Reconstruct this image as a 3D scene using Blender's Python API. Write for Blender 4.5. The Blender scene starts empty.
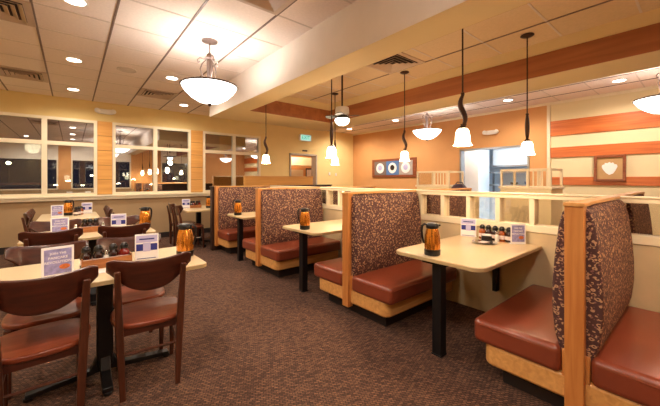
import bpy, bmesh, math, random
from mathutils import Vector, Matrix
random.seed(7)
PI = math.pi
SC = bpy.context.scene
COL = SC.collection
H = 1.34

# ------------------------------------------------------------------ materials
def new_mat(name):
    m = bpy.data.materials.new(name); m.use_nodes = True
    nt = m.node_tree; b = nt.nodes['Principled BSDF']
    return m, nt, b

def N(nt, t, **kw):
    n = nt.nodes.new(t)
    for k, v in kw.items():
        if hasattr(n, k): setattr(n, k, v)
        else: n.inputs[k].default_value = v
    return n

def c4(c): return (c[0], c[1], c[2], 1.0)

def srgb(r, g, b):
    f = lambda v: ((v/255+0.055)/1.055)**2.4 if v/255 > 0.04045 else v/255/12.92
    return (f(r), f(g), f(b))

def plain(name, col, rough=0.5, metal=0.0, var=0.06, scale=6.0, coat=0.0, bump=0.0, bscale=80, emit=None, es=0):
    m, nt, b = new_mat(name)
    tc = N(nt, 'ShaderNodeTexCoord')
    no = N(nt, 'ShaderNodeTexNoise'); no.inputs['Scale'].default_value = scale; no.inputs['Detail'].default_value = 4
    nt.links.new(tc.outputs['Object'], no.inputs['Vector'])
    r = N(nt, 'ShaderNodeValToRGB')
    r.color_ramp.elements[0].position = .3; r.color_ramp.elements[1].position = .7
    r.color_ramp.elements[0].color = c4([max(0, x*(1-var)) for x in col])
    r.color_ramp.elements[1].color = c4([min(1, x*(1+var)) for x in col])
    nt.links.new(no.outputs['Fac'], r.inputs['Fac']); nt.links.new(r.outputs['Color'], b.inputs['Base Color'])
    b.inputs['Roughness'].default_value = rough; b.inputs['Metallic'].default_value = metal
    if coat: b.inputs['Coat Weight'].default_value = coat; b.inputs['Coat Roughness'].default_value = .12
    if bump:
        n2 = N(nt, 'ShaderNodeTexNoise'); n2.inputs['Scale'].default_value = bscale
        nt.links.new(tc.outputs['Object'], n2.inputs['Vector'])
        bp = N(nt, 'ShaderNodeBump'); bp.inputs['Strength'].default_value = bump; bp.inputs['Distance'].default_value = .004
        nt.links.new(n2.outputs['Fac'], bp.inputs['Height']); nt.links.new(bp.outputs['Normal'], b.inputs['Normal'])
    if emit:
        b.inputs['Emission Color'].default_value = c4(emit); b.inputs['Emission Strength'].default_value = es
    return m

def wood(name, c1, c2, axis='Z', scale=10, rough=.35, coat=.0):
    m, nt, b = new_mat(name)
    tc = N(nt, 'ShaderNodeTexCoord'); mp = N(nt, 'ShaderNodeMapping')
    s = {'X': (.06, 1, 1), 'Y': (1, .06, 1), 'Z': (1, 1, .06)}[axis]
    mp.inputs['Scale'].default_value = [v*scale for v in s]
    nt.links.new(tc.outputs['Object'], mp.inputs['Vector'])
    no = N(nt, 'ShaderNodeTexNoise'); no.inputs['Scale'].default_value = 4; no.inputs['Detail'].default_value = 6; no.inputs['Distortion'].default_value = .6
    nt.links.new(mp.outputs['Vector'], no.inputs['Vector'])
    r = N(nt, 'ShaderNodeValToRGB')
    r.color_ramp.elements[0].position = .32; r.color_ramp.elements[1].position = .68
    r.color_ramp.elements[0].color = c4(c1); r.color_ramp.elements[1].color = c4(c2)
    nt.links.new(no.outputs['Fac'], r.inputs['Fac']); nt.links.new(r.outputs['Color'], b.inputs['Base Color'])
    b.inputs['Roughness'].default_value = rough
    if coat: b.inputs['Coat Weight'].default_value = coat; b.inputs['Coat Roughness'].default_value = .15
    return m

def emis(name, col, s):
    m, nt, b = new_mat(name)
    b.inputs['Base Color'].default_value = c4(col); b.inputs['Emission Color'].default_value = c4(col)
    b.inputs['Emission Strength'].default_value = s; b.inputs['Roughness'].default_value = .3
    return m

def glass(name, tint=(1, 1, 1), refl=.12):
    m = bpy.data.materials.new(name); m.use_nodes = True; nt = m.node_tree; nt.nodes.clear()
    o = N(nt, 'ShaderNodeOutputMaterial'); mx = N(nt, 'ShaderNodeMixShader')
    t = N(nt, 'ShaderNodeBsdfTransparent'); t.inputs['Color'].default_value = c4(tint)
    g = N(nt, 'ShaderNodeBsdfGlossy'); g.inputs['Roughness'].default_value = .0; g.inputs['Color'].default_value = (1, 1, 1, 1)
    lw = N(nt, 'ShaderNodeLayerWeight'); lw.inputs['Blend'].default_value = .35
    ma = N(nt, 'ShaderNodeMath', operation='MULTIPLY_ADD')
    ma.inputs[1].default_value = .5; ma.inputs[2].default_value = refl; ma.use_clamp = True
    nt.links.new(lw.outputs['Fresnel'], ma.inputs[0]); nt.links.new(ma.outputs[0], mx.inputs[0])
    nt.links.new(t.outputs[0], mx.inputs[1]); nt.links.new(g.outputs[0], mx.inputs[2]); nt.links.new(mx.outputs[0], o.inputs['Surface'])
    return m

def carpet():
    m, nt, b = new_mat('carpet')
    tc = N(nt, 'ShaderNodeTexCoord'); mp = N(nt, 'ShaderNodeMapping')
    mp.inputs['Rotation'].default_value = (0, 0, math.radians(28))
    nt.links.new(tc.outputs['Object'], mp.inputs['Vector'])
    br = N(nt, 'ShaderNodeTexBrick'); br.inputs['Scale'].default_value = 13; br.inputs['Mortar Size'].default_value = .028
    br.inputs['Color1'].default_value = c4(srgb(136, 96, 72)); br.inputs['Color2'].default_value = c4(srgb(84, 53, 38))
    br.inputs['Mortar'].default_value = c4(srgb(46, 29, 21)); br.inputs['Brick Width'].default_value = .42; br.inputs['Row Height'].default_value = .2
    nt.links.new(mp.outputs['Vector'], br.inputs['Vector'])
    no = N(nt, 'ShaderNodeTexNoise'); no.inputs['Scale'].default_value = 55; no.inputs['Detail'].default_value = 3
    nt.links.new(tc.outputs['Object'], no.inputs['Vector'])
    r = N(nt, 'ShaderNodeValToRGB'); r.color_ramp.elements[0].position = .35; r.color_ramp.elements[1].position = .65
    r.color_ramp.elements[0].color = (.45, .42, .42, 1); r.color_ramp.elements[1].color = (1.0, .98, .95, 1)
    nt.links.new(no.outputs['Fac'], r.inputs['Fac'])
    mx = N(nt, 'ShaderNodeMix', data_type='RGBA', blend_type='MULTIPLY'); mx.inputs['Factor'].default_value = .9
    nt.links.new(br.outputs['Color'], mx.inputs[6]); nt.links.new(r.outputs['Color'], mx.inputs[7])
    nt.links.new(mx.outputs[2], b.inputs['Base Color']); b.inputs['Roughness'].default_value = .95
    bp = N(nt, 'ShaderNodeBump'); bp.inputs['Strength'].default_value = .5; bp.inputs['Distance'].default_value = .005
    nt.links.new(no.outputs['Fac'], bp.inputs['Height']); nt.links.new(bp.outputs['Normal'], b.inputs['Normal'])
    return m

def fabric():
    m, nt, b = new_mat('scroll_fabric')
    tc = N(nt, 'ShaderNodeTexCoord'); mp = N(nt, 'ShaderNodeMapping')
    mp.inputs['Rotation'].default_value = (.35, 0, .5); mp.inputs['Scale'].default_value = (1, .85, 1.15)
    nt.links.new(tc.outputs['Object'], mp.inputs['Vector'])
    v = N(nt, 'ShaderNodeTexVoronoi'); v.inputs['Scale'].default_value = 42; v.feature = 'F1'; v.inputs['Randomness'].default_value = .75
    nt.links.new(mp.outputs['Vector'], v.inputs['Vector'])
    r = N(nt, 'ShaderNodeValToRGB'); r.color_ramp.interpolation = 'LINEAR'
    e = r.color_ramp.elements; e[0].position = .20; e[0].color = (0, 0, 0, 1); e[1].position = .26; e[1].color = (1, 1, 1, 1)
    k = e.new(.42); k.color = (1, 1, 1, 1); k = e.new(.47); k.color = (0, 0, 0, 1)
    nt.links.new(v.outputs['Distance'], r.inputs['Fac'])
    no = N(nt, 'ShaderNodeTexNoise'); no.inputs['Scale'].default_value = 54; no.inputs['Detail'].default_value = 0
    nt.links.new(tc.outputs['Object'], no.inputs['Vector'])
    r2 = N(nt, 'ShaderNodeValToRGB'); e = r2.color_ramp.elements
    e[0].position = .46; e[0].color = (0, 0, 0, 1); e[1].position = .52; e[1].color = (1, 1, 1, 1)
    nt.links.new(no.outputs['Fac'], r2.inputs['Fac'])
    mu = N(nt, 'ShaderNodeMath', operation='MULTIPLY')
    nt.links.new(r.outputs['Color'], mu.inputs[0]); nt.links.new(r2.outputs['Color'], mu.inputs[1])
    v2 = N(nt, 'ShaderNodeTexVoronoi'); v2.inputs['Scale'].default_value = 60
    nt.links.new(tc.outputs['Object'], v2.inputs['Vector'])
    r3 = N(nt, 'ShaderNodeValToRGB'); e = r3.color_ramp.elements
    e[0].position = .2; e[0].color = c4(srgb(136, 92, 84)); e[1].position = .36; e[1].color = c4(srgb(76, 44, 42))
    nt.links.new(v2.outputs['Distance'], r3.inputs['Fac'])
    mx = N(nt, 'ShaderNodeMix', data_type='RGBA'); mx.inputs[7].default_value = c4(srgb(192, 150, 112))
    nt.links.new(mu.outputs[0], mx.inputs[0]); nt.links.new(r3.outputs['Color'], mx.inputs[6])
    nt.links.new(mx.outputs[2], b.inputs['Base Color']); b.inputs['Roughness'].default_value = .75
    return m

def tile_mat():
    return plain('ceiling_tile', srgb(240, 224, 212), .9, var=.04, scale=40, bump=.4, bscale=160)

M = {}
M['carpet'] = carpet()
M['fabric'] = fabric()
M['tile'] = tile_mat()
M['tee_dark'] = plain('grid_dark', srgb(120, 98, 84), .5)  # lengthwise tees coloured darker than the cross tees
M['tee_light'] = plain('grid_pale', srgb(216, 200, 186), .6)
M['wall_yellow'] = plain('paint_yellow', srgb(234, 208, 144), .8, var=.03, scale=3)
M['wall_tan'] = plain('paint_tan', srgb(176, 146, 108), .8, var=.04, scale=3)
M['wall_orange'] = plain('paint_orange', srgb(220, 162, 104), .8, var=.04, scale=2)
M['wall_cream'] = plain('paint_cream', srgb(236, 220, 178), .8, var=.03, scale=2)
M['beam'] = plain('paint_beam', srgb(216, 192, 142), .8, var=.02, scale=2)
M['beamwood'] = wood('tray_wood', srgb(140, 80, 42), srgb(164, 100, 56), 'Y', 3, .45)
M['white_trim'] = plain('trim_cream', srgb(240, 226, 196), .4, var=.02)
M['oak'] = wood('honey_oak', srgb(190, 116, 56), srgb(212, 142, 76), 'Z', 8, .35, .2)
M['oak_x'] = wood('honey_oak_long', srgb(206, 146, 82), srgb(230, 172, 102), 'X', 8, .35, .2)
M['band'] = wood('wall_board', srgb(190, 92, 40), srgb(222, 126, 62), 'Y', 5, .4, .1)
M['pil'] = wood('pilaster_veneer', srgb(214, 152, 76), srgb(232, 172, 92), 'X', 4, .45)
M['dark_line'] = plain('reveal_brown', srgb(120, 74, 36), .7)
M['mahog'] = wood('mahogany', srgb(56, 23, 14), srgb(82, 36, 22), 'X', 9, .28, .35)
M['mahog_z'] = wood('mahogany_leg', srgb(64, 31, 18), srgb(90, 46, 28), 'Z', 9, .3, .3)
M['seatwood'] = wood('cherry_seat', srgb(120, 54, 32), srgb(152, 74, 44), 'X', 6, .3, .3)
M['vinyl'] = plain('rust_vinyl', srgb(134, 62, 40), .3, var=.10, scale=4, coat=.35, bump=.15, bscale=140)
M['lamin'] = plain('beige_laminate', srgb(214, 190, 150), .28, var=.04, scale=60, coat=.2)
M['edge'] = plain('laminate_edge', srgb(196, 168, 122), .4)
M['black'] = plain('black_metal', srgb(26, 23, 24), .4, .3)
M['blackp'] = plain('black_plastic', srgb(24, 18, 18), .3)
M['darkwood'] = plain('espresso_wood', srgb(58, 36, 28), .4)
M['kick'] = plain('toe_kick', srgb(38, 26, 24), .7)
M['amber'] = plain('amber_shell', srgb(222, 142, 48), .22, .8, var=.02, scale=3, coat=.4)
M['bronze'] = plain('bronze', srgb(70, 46, 34), .4, .6)
M['pewter'] = plain('pewter', srgb(140, 122, 116), .35, .7)
M['bowl'] = emis('alabaster_glow', (1.0, .97, .92), 2.3)
M['shade'] = emis('shade_glow', (1.0, .84, .60), 6)
M['can'] = emis('downlight_glow', (1.0, .9, .76), 9)
M['steel'] = plain('brushed_steel', srgb(176, 176, 178), .3, .8)
M['white'] = plain('white_plastic', srgb(236, 232, 226), .4, var=.02)
M['whitek'] = plain('kitchen_white', srgb(226, 238, 248), .35, var=.02)
M['kblue'] = plain('kitchen_blue', srgb(60, 100, 150), .4)
M['louver'] = plain('louver_paint', srgb(198, 172, 148), .5)
M['ventdark'] = plain('recess_shade', srgb(52, 36, 28), .8)
M['glass'] = glass('window_glass', (.7, .74, .74), .50)
M['pglass'] = glass('divider_glass', (.93, .9, .86), .05)
M['shadecloth'] = plain('roller_cloth', srgb(236, 228, 216), .8, var=.01)
M['purple'] = plain('card_purple', srgb(150, 144, 192), .5, var=.3, scale=40)
M['card'] = plain('card_white', srgb(244, 240, 240), .4, var=.01)
M['navy'] = plain('card_navy', srgb(40, 46, 130), .5)
M['food'] = plain('card_food', srgb(206, 112, 58), .5, var=.3, scale=90)
M['lilac'] = plain('card_lilac', srgb(190, 186, 226), .5)
M['rackwood'] = wood('rack_wood', srgb(146, 88, 44), srgb(176, 112, 60), 'X', 10, .45)
M['syrup'] = plain('dark_syrup', srgb(44, 14, 8), .12, coat=.6)
M['syrup_red'] = plain('red_syrup', srgb(120, 20, 14), .12, coat=.6)
M['syrup_amber'] = plain('amber_syrup', srgb(150, 74, 26), .15, coat=.6)
M['chrome'] = plain('chrome', srgb(210, 208, 206), .15, .95)
M['salt'] = plain('salt_glass', srgb(236, 230, 222), .2, coat=.5)
M['paper'] = plain('menu_paper', srgb(226, 206, 200), .6, var=.1, scale=30)
M['exit'] = emis('exit_green', (.02, .40, .34), .35)
M['exit_face'] = emis('exit_face', (.42, .9, .82), .28)
M['asphalt'] = plain('asphalt', srgb(46, 44, 46), .9)
M['nightwall'] = plain('night_building', srgb(70, 60, 66), .9)
M['carred'] = plain('car_red', srgb(160, 40, 26), .3, coat=.6)
M['carglass'] = plain('car_glass', srgb(20, 24, 30), .1)
M['tyre'] = plain('tyre', srgb(20, 20, 20), .8)
M['streetlight'] = emis('street_glow', (1, .86, .55), 30)
M['signglow'] = emis('sign_glow', (.35, .3, 1.0), 4)
M['taillight'] = emis('tail_glow', (1, .1, .04), 6)
M['plum'] = plain('plum_leather', srgb(58, 34, 54), .4)
M['art_gray'] = plain('art_taupe', srgb(122, 108, 102), .6)
M['art_blue'] = plain('art_blue', srgb(84, 124, 180), .6)
M['art_pale'] = plain('art_pale', srgb(178, 166, 158), .6)
M['matboard'] = plain('mat_tan', srgb(196, 156, 106), .7)
M['frame_brown'] = wood('frame_brown', srgb(128, 66, 40), srgb(150, 84, 52), 'Y', 8)
M['fan_gray'] = plain('fan_gray', srgb(84, 80, 72), .7)

# ------------------------------------------------------------------ mesh helpers
class MB:
    def __init__(s): s.bm = bmesh.new(); s.mi = 0
    def _m(s, faces):
        for f in faces: f.material_index = s.mi
    def box(s, x0, x1, y0, y1, z0, z1, mt=None, mi=None):
        r = bmesh.ops.create_cube(s.bm, size=1)
        vs = r['verts']
        for v in vs:
            v.co = Vector(((x0+x1)/2+v.co.x*(x1-x0), (y0+y1)/2+v.co.y*(y1-y0), (z0+z1)/2+v.co.z*(z1-z0)))
            if mt: v.co = mt @ v.co
        fs = {f for v in vs for f in v.link_faces}
        for f in fs: f.material_index = s.mi if mi is None else mi
        return s
    def cyl(s, c, r, z0, z1, n=20, r2=None, mi=None):
        return s.lathe(c, [(r, z0), (r if r2 is None else r2, z1)], n, True, mi=mi)
    def lathe(s, c, prof, n=24, cap=True, mi=None, flute=0, fa=0, mt=None):
        rings = []
        mi = s.mi if mi is None else mi
        for (r, z) in prof:
            ring = []
            for k in range(n):
                a = 2*PI*k/n; rr = r*(1+fa*math.cos(flute*a)) if flute else r
                co = Vector((c[0]+rr*math.cos(a), c[1]+rr*math.sin(a), c[2]+z))
                if mt: co = mt @ co
                ring.append(s.bm.verts.new(co))
            rings.append(ring)
        for a, b in zip(rings, rings[1:]):
            for k in range(n):
                f = s.bm.faces.new((a[k], a[(k+1) % n], b[(k+1) % n], b[k])); f.material_index = mi
        if cap:
            f = s.bm.faces.new(rings[0][::-1]); f.material_index = mi
            f = s.bm.faces.new(rings[-1]); f.material_index = mi
        return s
    def tube(s, pts, rad, n=8, mi=None, closed=False):
        mi = s.mi if mi is None else mi
        pts = [Vector(p) for p in pts]
        rads = rad if isinstance(rad, (list, tuple)) else [rad]*len(pts)
        rings = []
        up = Vector((0, 0, 1)); prev = None
        for i, p in enumerate(pts):
            if closed: t = pts[(i+1) % len(pts)]-pts[i-1]
            else: t = pts[min(i+1, len(pts)-1)]-pts[max(i-1, 0)]
            t.normalize()
            a = prev if prev is not None else (Vector((1, 0, 0)) if abs(t.z) > .8 else up)
            u = a - t*a.dot(t)
            if u.length < 1e-4: u = Vector((0, 1, 0)) - t*t.y
            u.normalize(); prev = u; w = t.cross(u)
            rings.append([s.bm.verts.new(p+(u*math.cos(2*PI*k/n)+w*math.sin(2*PI*k/n))*rads[i]) for k in range(n)])
        pr = list(zip(rings, rings[1:]))
        if closed: pr.append((rings[-1], rings[0]))
        for a, b in pr:
            for k in range(n):
                f = s.bm.faces.new((a[k], a[(k+1) % n], b[(k+1) % n], b[k])); f.material_index = mi
        if not closed:
            s.bm.faces.new(rings[0][::-1]).material_index = mi; s.bm.faces.new(rings[-1]).material_index = mi
        return s
    def prism(s, poly, d0, d1, axis='Z', mi=None, mt=None):
        mi = s.mi if mi is None else mi
        def P(p, d):
            co = {'Z': Vector((p[0], p[1], d)), 'X': Vector((d, p[0], p[1])), 'Y': Vector((p[0], d, p[1]))}[axis]
            return mt @ co if mt else co
        a = [s.bm.verts.new(P(p, d0)) for p in poly]; b = [s.bm.verts.new(P(p, d1)) for p in poly]
        n = len(poly)
        for k in range(n): s.bm.faces.new((a[k], a[(k+1) % n], b[(k+1) % n], b[k])).material_index = mi
        s.bm.faces.new(a[::-1]).material_index = mi; s.bm.faces.new(b).material_index = mi
        return s
    def grid(s, fn, nu, nv, mi=None):
        mi = s.mi if mi is None else mi
        vs = [[s.bm.verts.new(fn(i/nu, j/nv)) for j in range(nv+1)] for i in range(nu+1)]
        for i in range(nu):
            for j in range(nv): s.bm.faces.new((vs[i][j], vs[i+1][j], vs[i+1][j+1], vs[i][j+1])).material_index = mi
        return s
    def build(s, name, mats, parent=None, bevel=0, seg=3, smooth=True, solid=0, subsurf=0):
        bmesh.ops.recalc_face_normals(s.bm, faces=s.bm.faces[:])
        me = bpy.data.meshes.new(name); s.bm.to_mesh(me); s.bm.free()
        for m in (mats if isinstance(mats, (list, tuple)) else [mats]): me.materials.append(m)
        if smooth:
            for p in me.polygons: p.use_smooth = True
            me.set_sharp_from_angle(angle=math.radians(40))
        o = bpy.data.objects.new(name, me); COL.objects.link(o)
        if parent is not None: o.parent = parent
        if solid:
            md = o.modifiers.new('s', 'SOLIDIFY'); md.thickness = solid; md.offset = 0
        if bevel:
            md = o.modifiers.new('b', 'BEVEL'); md.width = bevel; md.segments = seg; md.limit_method = 'ANGLE'; md.angle_limit = math.radians(40)
            md.harden_normals = False
            for p in me.polygons: p.use_smooth = True
        if subsurf:
            md = o.modifiers.new('ss', 'SUBSURF'); md.levels = subsurf; md.render_levels = subsurf
        return o

def bx(*a, **k): return MB().box(*a, **k)
def thing(name, label, cat, loc=(0, 0, 0), rz=0, group=None):
    o = bpy.data.objects.new(name, None); COL.objects.link(o); o.empty_display_size = .1
    o.location = loc; o.rotation_euler = (0, 0, rz); o['label'] = label; o['category'] = cat
    if group: o['group'] = group
    return o
def tag(o, label, cat, group=None):
    o['label'] = label; o['category'] = cat
    if group: o['group'] = group
    return o
def struct(o): o['kind'] = 'structure'; return o
def copy_tree(o, loc=None, rz=None, label=None, group=None, parent=None):
    c = o.copy(); COL.objects.link(c)
    if parent is not None: c.parent = parent
    if loc is not None: c.location = loc
    if rz is not None: c.rotation_euler = (0, 0, rz)
    if label: c['label'] = label
    if group: c['group'] = group
    for ch in list(o.children): copy_tree(ch, parent=c)
    return c
def rrect(x0, x1, y0, y1, r, n=6, corners=(1, 1, 1, 1)):
    out = []
    cs = [(x1-r, y1-r, 0), (x0+r, y1-r, 90), (x0+r, y0+r, 180), (x1-r, y0+r, 270)]
    cr = [(x1, y1), (x0, y1), (x0, y0), (x1, y0)]
    for q, (cx, cy, a0) in enumerate(cs):
        if corners[q]:
            for k in range(n+1):
                a = math.radians(a0+90*k/n); out.append((cx+r*math.cos(a), cy+r*math.sin(a)))
        else: out.append(cr[q])
    return out
def text_mesh(txt, size, name, mat, parent, loc, rot, align='CENTER', ext=.0006, sx=1):
    cu = bpy.data.curves.new('t', 'FONT'); cu.body = txt; cu.size = size; cu.align_x = align; cu.align_y = 'CENTER'
    cu.extrude = ext; cu.resolution_u = 2; cu.offset = size*.012
    to = bpy.data.objects.new('t', cu); COL.objects.link(to)
    bpy.context.view_layer.update()
    me = bpy.data.meshes.new_from_object(to)
    bpy.data.objects.remove(to)
    me.materials.clear(); me.materials.append(mat)
    o = bpy.data.objects.new(name, me); COL.objects.link(o); o.parent = parent; o.location = loc; o.rotation_euler = rot
    o.scale = (sx, 1, 1)
    return o

def lamp(kind, loc, energy, col=(1, .78, .52), size=.05, spot=None, rot=None, name=None, blend=.6):
    l = bpy.data.lights.new(name or 'light', kind); l.energy = energy; l.color = col
    if kind in ('POINT', 'SPOT'): l.shadow_soft_size = size
    if kind == 'SPOT': l.spot_size = math.radians(spot or 110); l.spot_blend = blend
    if kind == 'AREA': l.size = size
    o = bpy.data.objects.new(name or 'light', l); COL.objects.link(o); o.location = loc
    if rot: o.rotation_euler = rot
    return o

# ------------------------------------------------------------------ setting
XW, XE, YS, YN = -3.2, 7.72, -1.0, 8.04
CZ = 2.95; TZ = 2.885; SZ = 2.50
BX0, BX1, BX2, BX3, BY0, BY1 = 1.976, 2.314, 4.078, 4.65, 4.943, 5.893

struct(MB().box(XW, XE+.15, YS, YN+.2, -.1, 0).box(4.1, 8.7, YN+.2, 11.2, -.1, 0).build('floor', M['carpet'], smooth=False))
struct(bx(XE+.15, 11.2, .9, 6.2, -.1, 0).build('floor_kitchen', M['whitek']))
# ceiling
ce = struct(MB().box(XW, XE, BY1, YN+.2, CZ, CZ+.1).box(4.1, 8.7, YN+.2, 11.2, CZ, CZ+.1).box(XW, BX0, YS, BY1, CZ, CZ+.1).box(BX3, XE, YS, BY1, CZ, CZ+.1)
            .box(BX1-.02, BX2+.02, YS, BY0+.02, TZ, TZ+.165, mi=1).build('ceiling', [M['tile'], plain('warm_lit_tile', srgb(216, 190, 152), .9, var=.04, scale=40, bump=.4, bscale=160)]))  # tray tile tinted tan to carry the pendants' warm light in its colour
m = MB()
m.box(BX0, BX1, YS, BY1, SZ, CZ+.1).box(BX1, BX3, BY0, BY1, SZ, CZ+.1).box(BX2, BX3, YS, BY0, SZ, CZ+.1)
m.build('soffit_beam', M['beam'], ce)
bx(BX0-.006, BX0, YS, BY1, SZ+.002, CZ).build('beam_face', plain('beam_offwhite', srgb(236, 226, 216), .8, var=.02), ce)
m = MB(); t = .012
m.box(BX1, BX1+t, YS, BY0, SZ+.005, 2.75).box(BX2-t, BX2, YS, BY0, SZ+.005, 2.75).box(BX1, BX2, BY0-t, BY0, SZ+.005, 2.75)
m.build('wood_band', M['beamwood'], ce)
# grid tees
md = MB(); ml = MB()
def gridlines(xa, xb, ya, yb, z, gx, gy, hole=None):
    k0 = math.ceil((xa-gx)/.61)
    x = gx+k0*.61
    while x < xb-.02:
        if x > xa+.02: md.box(x-.010, x+.010, ya, yb, z-.006, z+.002)
        x += .61
    y = gy+math.ceil((ya-gy)/.61)*.61
    while y < yb-.02:
        if y > ya+.02: ml.box(xa, xb, y-.009, y+.009, z-.004, z+.002)
        y += .61
gridlines(XW, BX0, YS, YN, CZ, .325, 3.9)
gridlines(BX0, BX3, BY1, YN, CZ, .325, 3.9)
gridlines(BX3, XE, YS, YN, CZ, .325+.1, 1.305)
gridlines(BX1+.02, BX2-.02, YS, BY0-.02, TZ, 2.965, 1.0)
md.build('grid_tee', M['tee_dark'], ce); ml.build('cross_tee', M['tee_light'], ce)
# crown moulding of east ceiling
m = MB().box(XE-.03, XE, YS, YN, CZ-.05, CZ)
struct(m.build('trim_1', M['white_trim']))

# north wall with windows
WZ0, WZ1 = 1.0, 2.55
wins = [(-1.25, .40), (.66, 2.23), (2.52, 4.09)]
m = MB(); m.mi = 0
m.box(XW, 5.10, YN, YN+.2, 0, .92, mi=1).box(6.05, XE, YN, YN+.2, 0, .92, mi=1)
m.box(XW, 5.10, YN, YN+.2, WZ1, CZ).box(6.05, XE, YN, YN+.2, WZ1, CZ)
m.box(5.10, 6.05, YN, YN+.2, 2.10, CZ)
m.box(XW, -1.25, YN, YN+.2, .92, WZ1).box(4.09, 5.10, YN, YN+.2, .92, WZ1).box(6.05, XE, YN, YN+.2, .92, WZ1)
for a, b in ((.40, .66), (2.23, 2.52)): m.box(a, b, YN, YN+.2, .92, WZ1)
# carve out door part of tan lower wall by rebuild: simple overlap avoided
wn = struct(m.build('wall_north', [M['wall_yellow'], M['wall_tan']]))
# pilasters (veneered panels with reveals)
for i, (a, b) in enumerate(((.405, .655), (2.235, 2.515))):
    m = MB()
    z = 1.03; n = 5; hgt = (WZ1-1.03)/n
    for k in range(n):
        m.box(a, b, YN-.022, YN, z+k*hgt+.006, z+(k+1)*hgt-.002)
    m.box(a, b, YN-.012, YN, 1.03, WZ1, mi=1)
    struct(m.build('trim_%d' % (i+2), [M['pil'], M['dark_line']], smooth=False))
# sill
m = MB().box(XW, 4.3, YN-.05, YN, .925, .985).box(XW, 4.3, YN-.075, YN, .985, 1.02)
struct(m.build('trim_4', M['white_trim'], bevel=.006))
m = MB().box(XW, 5.05, YN-.02, YN, 0, .12).box(6.1, XE, YN-.02, YN, 0, .12)
struct(m.build('baseboard_north', M['kick']))
for i, (a, b) in enumerate(wins):
    w = .055; y0, y1 = YN-.03, YN+.06; z0 = 1.02; mid = (a+b)/2+(.02 if i else .02)
    m = MB()
    m.box(a, a+w, y0, y1, z0+.001, WZ1-.001).box(b-w, b, y0, y1, z0+.001, WZ1-.001).box(a+w, b-w, y0, y1, WZ1-w, WZ1-.001).box(a+w, b-w, y0, y1, z0+.001, z0+.05)
    m.box(mid-.04, mid+.04, y0, y1, z0+.05, WZ1-w).box(a+w, mid-.04, y0+.004, y1, 2.01, 2.085).box(mid+.04, b-w, y0+.004, y1, 2.01, 2.085)
    wf = struct(m.build('window_%d' % (i+1), M['white_trim'], smooth=False))
    for (xa, xb) in ((a+w, mid-.04), (mid+.04, b-w)):
        for (za, zb) in ((z0+.05, 2.01), (2.085, WZ1-w)):
            bx(xa, xb, YN+.02, YN+.026, za, zb).build('window_pane', M['glass'], wf)

# east wall: orange and cream parts, with kitchen opening
m = MB()
m.box(XE, XE+.15, 4.05, YN+.2, 0, CZ, mi=0).box(XE, XE+.15, 2.12, 2.50, 0, CZ, mi=0).box(XE, XE+.15, 2.50, 4.05, 2.08, CZ, mi=0)
m.box(XE, XE+.15, YS, 2.12, 0, CZ, mi=1)
struct(m.build('wall_east', [M['wall_orange'], M['wall_cream']]))
struct(bx(XE-.035, XE, 2.09, 2.15, 0, CZ-.05).build('trim_5', M['white_trim'], bevel=.005))
for i, (z0, z1) in enumerate(((2.24, 2.55), (1.79, 2.0), (1.23, 1.39))):
    struct(bx(XE-.022, XE, YS, 2.09, z0, z1).build('trim_%d' % (i+6), M['band'], bevel=.003))
m = MB().box(XE-.02, XE+.17, 4.03, 4.07, 0, 2.10).box(XE-.02, XE+.17, 2.48, 2.52, 0, 2.10).box(XE-.02, XE+.17, 2.48, 4.07, 2.07, 2.11)
struct(m.build('trim_9', M['steel'], smooth=False))
# south wall (behind the photographer) with windows and blinds, as mirrored in the night glass
m = MB()
m.box(XW, XE, YS-.2, YS, 0, .92, mi=1).box(XW, XE, YS-.2, YS, 2.75, CZ, mi=2)
for a, b in ((XW, -2.2), (-.44, -.03), (2.12, 3.37), (4.7, XE)): m.box(a, b, YS-.2, YS, .92, 2.75, mi=2)
struct(m.build('wall_south', [M['wall_yellow'], M['wall_tan'], M['wall_orange']]))
for i, (a, b) in enumerate(((-2.2, -.44), (-.03, 2.12), (3.37, 4.7))):
    w = .05; m = MB()
    m.box(a, a+w, YS-.1, YS+.02, .92, 2.5).box(b-w, b, YS-.1, YS+.02, .92, 2.5).box(a, b, YS-.1, YS+.02, 2.70, 2.75).box(a, b, YS-.1, YS+.02, .92, .97)
    wf = struct(m.build('window_%d' % (i+4), M['white_trim'], smooth=False))
    bx(a+w, b-w, YS-.06, YS-.055, .97, 2.70).build('window_pane', M['pglass'], wf)
    bx(a, b, YS+.03, YS+.036, 2.15, 2.76).build('roller_blind', M['shadecloth'], wf)
struct(MB().box(XW-.2, XW, YS-.2, YN+.2, 0, CZ).build('wall_west', M['wall_yellow']))

# doorway in the north wall and the room beyond
m = MB().box(5.06, 5.11, YN-.03, YN+.22, 0, 2.13).box(6.04, 6.09, YN-.03, YN+.22, 0, 2.13).box(5.06, 6.09, YN-.03, YN+.22, 2.09, 2.14)
struct(m.build('door_1', plain('door_frame_gray', srgb(176, 168, 158), .5), smooth=False))
m = MB().box(4.2, 8.6, 11.1, 11.2, 0, CZ).box(4.1, 4.2, YN+.2, 11.2, 0, CZ).box(8.6, 8.7, YN+.2, 11.2, 0, CZ)
struct(m.build('wall_beyond_door', M['wall_orange']))
struct(MB().box(4.2, 8.6, 9.6, 10.2, 1.86, 2.16).build('trim_10', M['white_trim']))

# kitchen beyond the pass opening
m = MB().box(11.1, 11.2, 1.0, 6.2, 0, 2.7).box(XE+.15, 11.2, .9, 1.0, 0, 2.7).box(XE+.15, 11.2, 6.1, 6.2, 0, 2.7).box(XE+.15, 11.2, .9, 6.2, 2.7, 2.8)
struct(m.build('wall_kitchen', M['whitek']))

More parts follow.
